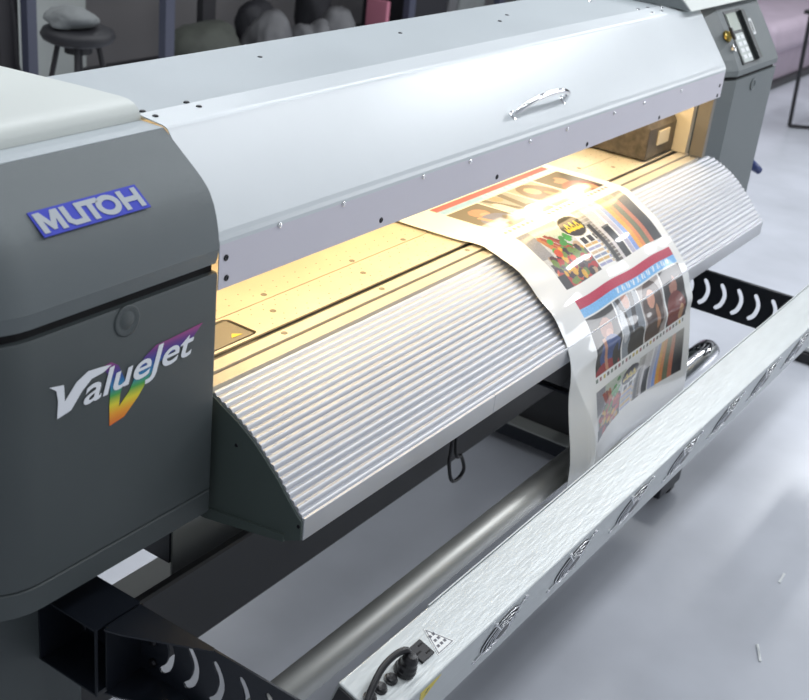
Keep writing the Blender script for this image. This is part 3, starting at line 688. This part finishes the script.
def food(s0, s1):
    q = (VV - s0) / (s1 - s0); p = P_
    I = lambda a, e, c=0., d=1.: rect(p, q, a, e, c, d)
    mix(I(0, .335), (.60, .61, .62)); mix(I(.02, .335, .6, 1), (.05, .03, .03), .85); mix(I(0, .10, .0, .5), (.30, .30, .33), .8); mix(I(.10, .335, 0, .30), (.55, .62, .48), .6)
    veg = I(0, .335, 0, 1)
    for k in range(9):
        a0 = .07 + rng.rand() * .12; mix(veg & (np.abs(p - a0 - (q - .1) * (.10 + rng.rand() * .25)) < .010) & (q > .12 + rng.rand() * .1) & (q < .5 + .2 * rng.rand()), [(.42, .10, .04), (.30, .06, .03), (.55, .25, .08)][rng.randint(3)])
    for k in range(12): mix(veg & ell(p, q, .25 + .07 * rng.randn() * .6, .36 + .09 * rng.randn(), .02, .05), (.08, .30 + .15 * rng.rand(), .06))
    cols = [(.50, .03, .02), (.62, .12, .03), (.70, .45, .04), (.10, .03, .05), (.20, .30, .05), (.45, .05, .03), (.05, .02, .03), (.55, .42, .30)]
    for k in range(95):
        cy = .48 + .49 * rng.rand(); cx = .02 + .30 * rng.rand()
        if cx + .16 * (cy - .5) < .06 and cy < .7: continue
        mix(veg & ell(p, q, cx, cy, .016 + .012 * rng.rand(), .045 + .03 * rng.rand()), cols[rng.randint(8)])
    mix(I(0, .07, .78, 1), (.03, .02, .02))
    # oval badge with yellow squiggle
    mix(ell(p, q, .400, .22, .105, .21), (.70, .70, .66)); mix(ell(p, q, .400, .22, .098, .20), (.035, .028, .03))
    t = (p - .325) / .15
    mix((t > 0) & (t < 1) & (np.abs(q - .235 - .055 * np.sin(t * 22)) < .032), (.75, .60, .03)); mix((t > 0) & (t < .95) & (np.abs(q - .285) < .018), (.75, .60, .03))
    # swatch table with dark heads
    for k in range(4):
        mix(I(.355 + k * .062, .40 + k * .062, .46, .57), (.05, .05, .07))
        for j in range(6): mix(I(.345 + k * .062, .402 + k * .062, .58 + j * .068, .630 + j * .068), [(.66, .48, .22), (.40, .42, .60), (.62, .50, .36), (.30, .36, .5)][(j + (k > 1)) % 4])
    # long colour scales on the right
    bw = p - .0
    for a, e, c in ((.49, .515, (.30, .28, .25)), (.525, .55, (.16, .13, .11)), (.565, .63, (.62, .60, .62)), (.66, .685, (.50, .50, .62)), (.70, .725, (.30, .42, .75)), (.735, .765, (.80, .45, .06)), (.775, .80, (.75, .32, .10)), (.81, .85, (.22, .24, .14)), (.86, .895, (.62, .26, .16)), (.905, .99, (.05, .045, .05))):
        mx = I(a, e + .012); mix(mx, c); mix(mx * np.clip(.75 - q, 0, 1) * .8, (.75, .74, .70))
    for j in range(16): mix(I(.48, .66, j / 16, j / 16 + .012), (.70, .69, .66), .7)
    mix(I(.59, .65, .42, 1), (.02, .02, .025)); mix(I(.50, .535, .3, 1), (.03, .028, .03)); mix(I(.60, .655, .42, .46), (.2, .2, .2))
sA0, sA1 = S_at(y=.190), S_at(y=.054)
sB0, sB1 = S_at(y=.030), S_at(-.092, .772)
sC0, sC1 = S_at(-.134, .728), S_at(-.182, .605)
sD0, sD1 = S_at(-.186, .582), S_at(-.200, .482)
people(sA0, sA1); food(sB0, sB1); people(sC0, sC1); food(sD0, sD1)
wh = (Cc.min(2) > .70)[..., None]; Cc = np.where(wh, Cc * .97, np.clip(Cc, 0, 1) ** 1.35)
Cc = np.where(wh, Cc, Cc * (1 + .10 * rng.randn(NV, NU, 1)))
me = bpy.data.meshes.new('m')
co = np.stack([xx, yy, zz], -1).reshape(-1, 3)
idx = np.arange(NV * NU).reshape(NV, NU)
fc = np.stack([idx[:-1, :-1], idx[:-1, 1:], idx[1:, 1:], idx[1:, :-1]], -1).reshape(-1, 4)
me.vertices.add(len(co)); me.vertices.foreach_set('co', co.ravel())
me.loops.add(fc.size); me.loops.foreach_set('vertex_index', fc.ravel())
me.polygons.add(len(fc)); me.polygons.foreach_set('loop_start', np.arange(0, fc.size, 4)); me.polygons.foreach_set('loop_total', np.full(len(fc), 4))
me.update(calc_edges=True)
ca = me.color_attributes.new('ink', 'FLOAT_COLOR', 'POINT')
ca.data.foreach_set('color', np.concatenate([np.clip(Cc, 0, 1).reshape(-1, 3), np.ones((NV * NU, 1))], 1).ravel())
m = mat('printed_vinyl', (.8, .8, .8), .34, coat=.8, spec=.4); nt = m.node_tree
at = nt.nodes.new('ShaderNodeAttribute'); at.attribute_name = 'ink'; nt.links.new(at.outputs['Color'], nt.nodes['Principled BSDF'].inputs['Base Color'])
ps = link('printed_sheet', me, 'printed_vinyl', None, smooth=True)
sol = ps.modifiers.new('solid', 'SOLIDIFY'); sol.thickness = .0005; sol.offset = 0
tag(ps, 'glossy printed sheet of portraits and vegetable pictures hanging over the ribbed guide', 'print')

# ---- cable loop hanging under the printer
b = MB(); b.tube(spline([(.868, .10, .60), (.866, .10, .36), (.865, .10, .315), (.885, .10, .262), (.915, .10, .252), (.935, .10, .268), (.915, .10, .31), (.885, .10, .345), (.875, .11, .60)], 8), .0042, 8)
tag(b.done('cable_loop', 'black_plastic', None, smooth=True), 'thin black cable loop hanging down below the middle of the printer', 'cable')

# ================================================================== floor bits
for (x0, y0, x1, y1), lb_ in (((1.165, -.558, 1.113, -.583), 'small white scrap on the floor nearest the picture corner'), ((1.428, -.518, 1.473, -.515), 'small white scrap on the floor farther out beside the drying bar')):
    b = MB(); dr = Vector((x1 - x0, y1 - y0, 0)).normalized(); sd_ = Vector((-dr.y, dr.x, 0)) * .003
    a0, a1 = Vector((x0, y0, .001)), Vector((x1, y1, .001))
    b.poly([a0 - sd_, a0 + sd_, (a0 + a1) / 2 + sd_ * .5 + Vector((0, 0, .003)), a1 + sd_, a1 - sd_, (a0 + a1) / 2 - sd_ + Vector((0, 0, .003))], (0, 0, .002))
    tag(b.done('paper_scrap', 'label_white'), lb_, 'scrap')
BB = empty('floor_box', 'low black box with a pale stripe on the floor beyond the drying bar', 'box', (2.95, -.2, 0))
MB().box(2.72, 3.3, -.36, -.06, .001, .035).done('box_base', 'black_plastic', BB, bevel=.004)
MB().box(2.74, 3.3, -.32, -.08, .0355, .055).done('box_stripe', 'label_white', BB, bevel=.004, label='pale middle band')
MB().box(2.78, 3.3, -.28, -.05, .0555, .13).done('box_top', 'black_plastic', BB, bevel=.006)

# ================================================================== sofa and side table, right background
SF = empty('sofa', 'lilac grey sofa with rounded seat cushion behind the printer control panel', 'sofa', (7.6, 1.9, 0))
MB().box(6.55, 9.4, 1.44, 2.30, .03, .26).done('sofa_base', 'sofa', SF, bevel=.02)
MB().box(6.50, 9.4, 1.40, 2.2, .0, .03).done('sofa_plinth', 'sofa_dark', SF)
MB().box(6.50, 9.45, 1.33, 2.10, .26, .47).done('seat_cushion', 'sofa', SF, bevel=.07, seg=5)
MB().box(6.50, 9.45, 2.05, 2.40, .20, .85).done('backrest', 'sofa', SF, bevel=.08, seg=5)
MB().box(7.25, 8.1, 1.80, 2.06, .47, .90).done('back_cushion', 'sofa_dark', SF, bevel=.06, seg=4, label='dark grey back cushion')
ST = empty('side_table', 'thin black metal frame side table standing before the lilac sofa', 'table', (6.2, .8, 0))
for P in ([(5.97, .97, .012), (5.86, .97, .66)], [(5.97, .97, .012), (6.25, .62, .012)], [(6.25, .62, .012), (6.30, .62, .66)], [(5.86, .97, .66), (6.30, .62, .66)]):
    a0, a1 = Vector(P[0]), Vector(P[1]); MB().tube([a0, a1], .013, 4).done('frame_bar', 'rack_black', ST)
MB().box(5.82, 6.6, .60, 1.0, .665, .685).done('table_top', 'rack_black', ST, bevel=.003)

# ================================================================== left background: rack, stool, bags
RK = empty('storage_rack', 'dark blue grey metal storage rack standing along the back wall', 'rack', (3.6, 3.0, 0))
for x, y, wd, m_ in ((1.985, 2.80, .045, 'rack'), (1.90, 2.86, .09, 'rack_black'), (2.72, 2.80, .055, 'rack'), (3.27, 3.10, .09, 'rack_black'), (4.60, 2.80, .06, 'rack'), (5.6, 2.8, .06, 'rack')):
    MB().box(x, x + wd, y, y + .04, 0, 1.9).done('rack_post', m_, RK)
for z in (.22, 1.2): MB().box(2.72, 5.7, 2.80, 3.35, z, z + .03).done('rack_shelf', 'rack_black', RK)
SO = empty('stool', 'black padded stool with thin legs beside the storage rack', 'stool', (1.95, 2.45, 0))
b = MB(); b.lathe((1.925, 2.45, .630), (0, 0, 1), [(.10, 0), (.125, .012), (.135, .03), (.125, .05), (.10, .06), (0, .062)], 28); b.done('seat', 'seat_black', SO, smooth=True)
b = MB(); b.cyl((1.925, 2.45, .595), (1.925, 2.45, .630), .05); b.done('seat_mount', 'seat_black', SO)
for a in range(4):
    an = math.pi / 4 + a * math.pi / 2; MB().cyl((1.925 + .07 * math.cos(an), 2.45 + .07 * math.sin(an), .631), (1.925 + .20 * math.cos(an), 2.45 + .20 * math.sin(an), 0), .010, n=8).done('leg', 'rack_black', SO)
MB().tube([(1.925 + .16 * math.cos(k / 12 * math.pi), 2.45 + .16 * math.sin(k / 12 * math.pi), .25) for k in range(24)], .007, 6, True).done('foot_ring', 'rack_black', SO)
def lump(name, c, r, m_, label, cat, amp=.18, seed=0, group=None):
    bm = bmesh.new(); bmesh.ops.create_icosphere(bm, subdivisions=4, radius=1)
    rs = random.Random(seed); ks = [(Vector((rs.uniform(-1, 1), rs.uniform(-1, 1), rs.uniform(-1, 1))) * 4, rs.uniform(0, 6)) for _ in range(7)]
    for v in bm.verts:
        d_ = sum(math.sin(v.co.dot(k) + p) + .45 * abs(math.sin(v.co.dot(k) * 2.3 + p)) for k, p in ks) / 7; q_ = v.co * (1 + amp * d_ * 1.6)
        v.co = Vector((c[0] + q_.x * r[0], c[1] + q_.y * r[1], c[2] + max(-.8, q_.z) * r[2]))
    o = link(name, tomesh(bm), m_, None, smooth=True); tag(o, label, cat, group); return o
lump('folded_cloth', (1.890, 2.45, .722), (.085, .08, .036), 'cloth_grey', 'crumpled grey cloth lying on the black stool seat', 'cloth', .25, 3)
Zs = .25
lump('duffel_bag', (3.12, 2.95, Zs + .115), (.20, .16, .14), 'bag_green', 'dark olive duffel bag on the rack shelf', 'bag', .2, 1)
lump('plastic_bag', (3.56, 2.93, Zs + .090), (.09, .08, .11), 'bag_white', 'crumpled white plastic bag beside the dark olive duffel bag', 'bag', .5, 2)
lump('backpack', (3.70, 3.12, Zs + .13), (.13, .08, .13), 'bag_black', 'black backpack behind the white plastic bags on the rack', 'bag', .2, 5)
lump('plastic_bag', (3.86, 2.90, Zs + .085), (.07, .07, .105), 'bag_white', 'white plastic bag standing in the middle before the black backpack', 'bag', .45, 6)
lump('plastic_bag', (4.12, 2.93, Zs + .105), (.10, .08, .13), 'bag_white', 'tall pale plastic bag nearest the blue rack post on the shelf', 'bag', .35, 9)
lump('bundle', (4.28, 3.22, Zs + .17), (.10, .08, .17), 'bag_black', 'large black bundle leaning at the back of the rack shelf', 'bag', .2, 8)
b = MB(); b.box(4.47, 4.50, 2.86, 3.0, Zs + .001, .50); tag(b.done('pink_folder', 'pink', None, bevel=.004), 'narrow pink folder standing beside the black case', 'folder')
b = MB(); b.box(4.70, 5.10, 2.86, 3.2, Zs + .001, .78); tag(b.done('black_case', 'bag_black', None, bevel=.02), 'upright black case on the rack shelf beside the pink folder', 'case')
b = MB(); b.prism([(2.9, Zs + .001), (2.86, .60), (2.95, .66), (3.2, .5), (3.2, Zs + .001)], 5.14, 5.24); tag(b.done('blue_board', 'bag_white', None, bevel=.01), 'pale board standing between the two dark cases on the rack', 'board')
b = MB(); b.box(5.26, 5.58, 2.88, 3.2, Zs + .001, .60); tag(b.done('dark_case', 'cloth_grey', None, bevel=.03), 'dark grey case at the right end of the rack shelf', 'case')
b = MB(); b.tube(spline([(1.72, 2.6, .95), (1.78, 2.62, .7), (1.80, 2.64, .56), (1.84, 2.66, .40), (1.85, 2.7, .0)], 6), .006, 6)
tag(b.done('hanging_wire', 'rack_black', None, smooth=True), 'thin dark wire hanging down left of the storage rack', 'wire')
b = MB(); b.box(1.70, 2.05, 2.55, 2.78, 0.001, .43); tag(b.done('cardboard_box', 'cardboard', None, bevel=.004), 'brown cardboard box at the foot of the rack behind the white cap', 'box') if False else b.bm.free()
lump('brown_bag', (1.62, 2.55, .21), (.14, .12, .24), 'cardboard', 'brown paper bag on the floor at the foot of the first rack post', 'bag', .2, 4)
LAMP_AT = ['in front of the printer', 'brightest one in front of the drying bar', 'above the middle of the printer', 'above the left housing', 'above the right housing', 'behind the left housing near the back wall', 'above the storage rack', 'above the sofa', 'in front of the left housing', 'farthest right in front']
# ceiling lamps (real tubes that light the room)
for i, (x, y, p) in enumerate(TUBES):
    T_ = empty('ceiling_lamp', 'white tube lamp on the ceiling ' + LAMP_AT[i], 'lamp', (x, y, 2.8), 'ceiling tube lamps')
    MB().box(x - .78, x + .78, y - .08, y + .08, 2.80, 2.86).done('lamp_body', 'label_white', T_, bevel=.01)
print('BUILT')
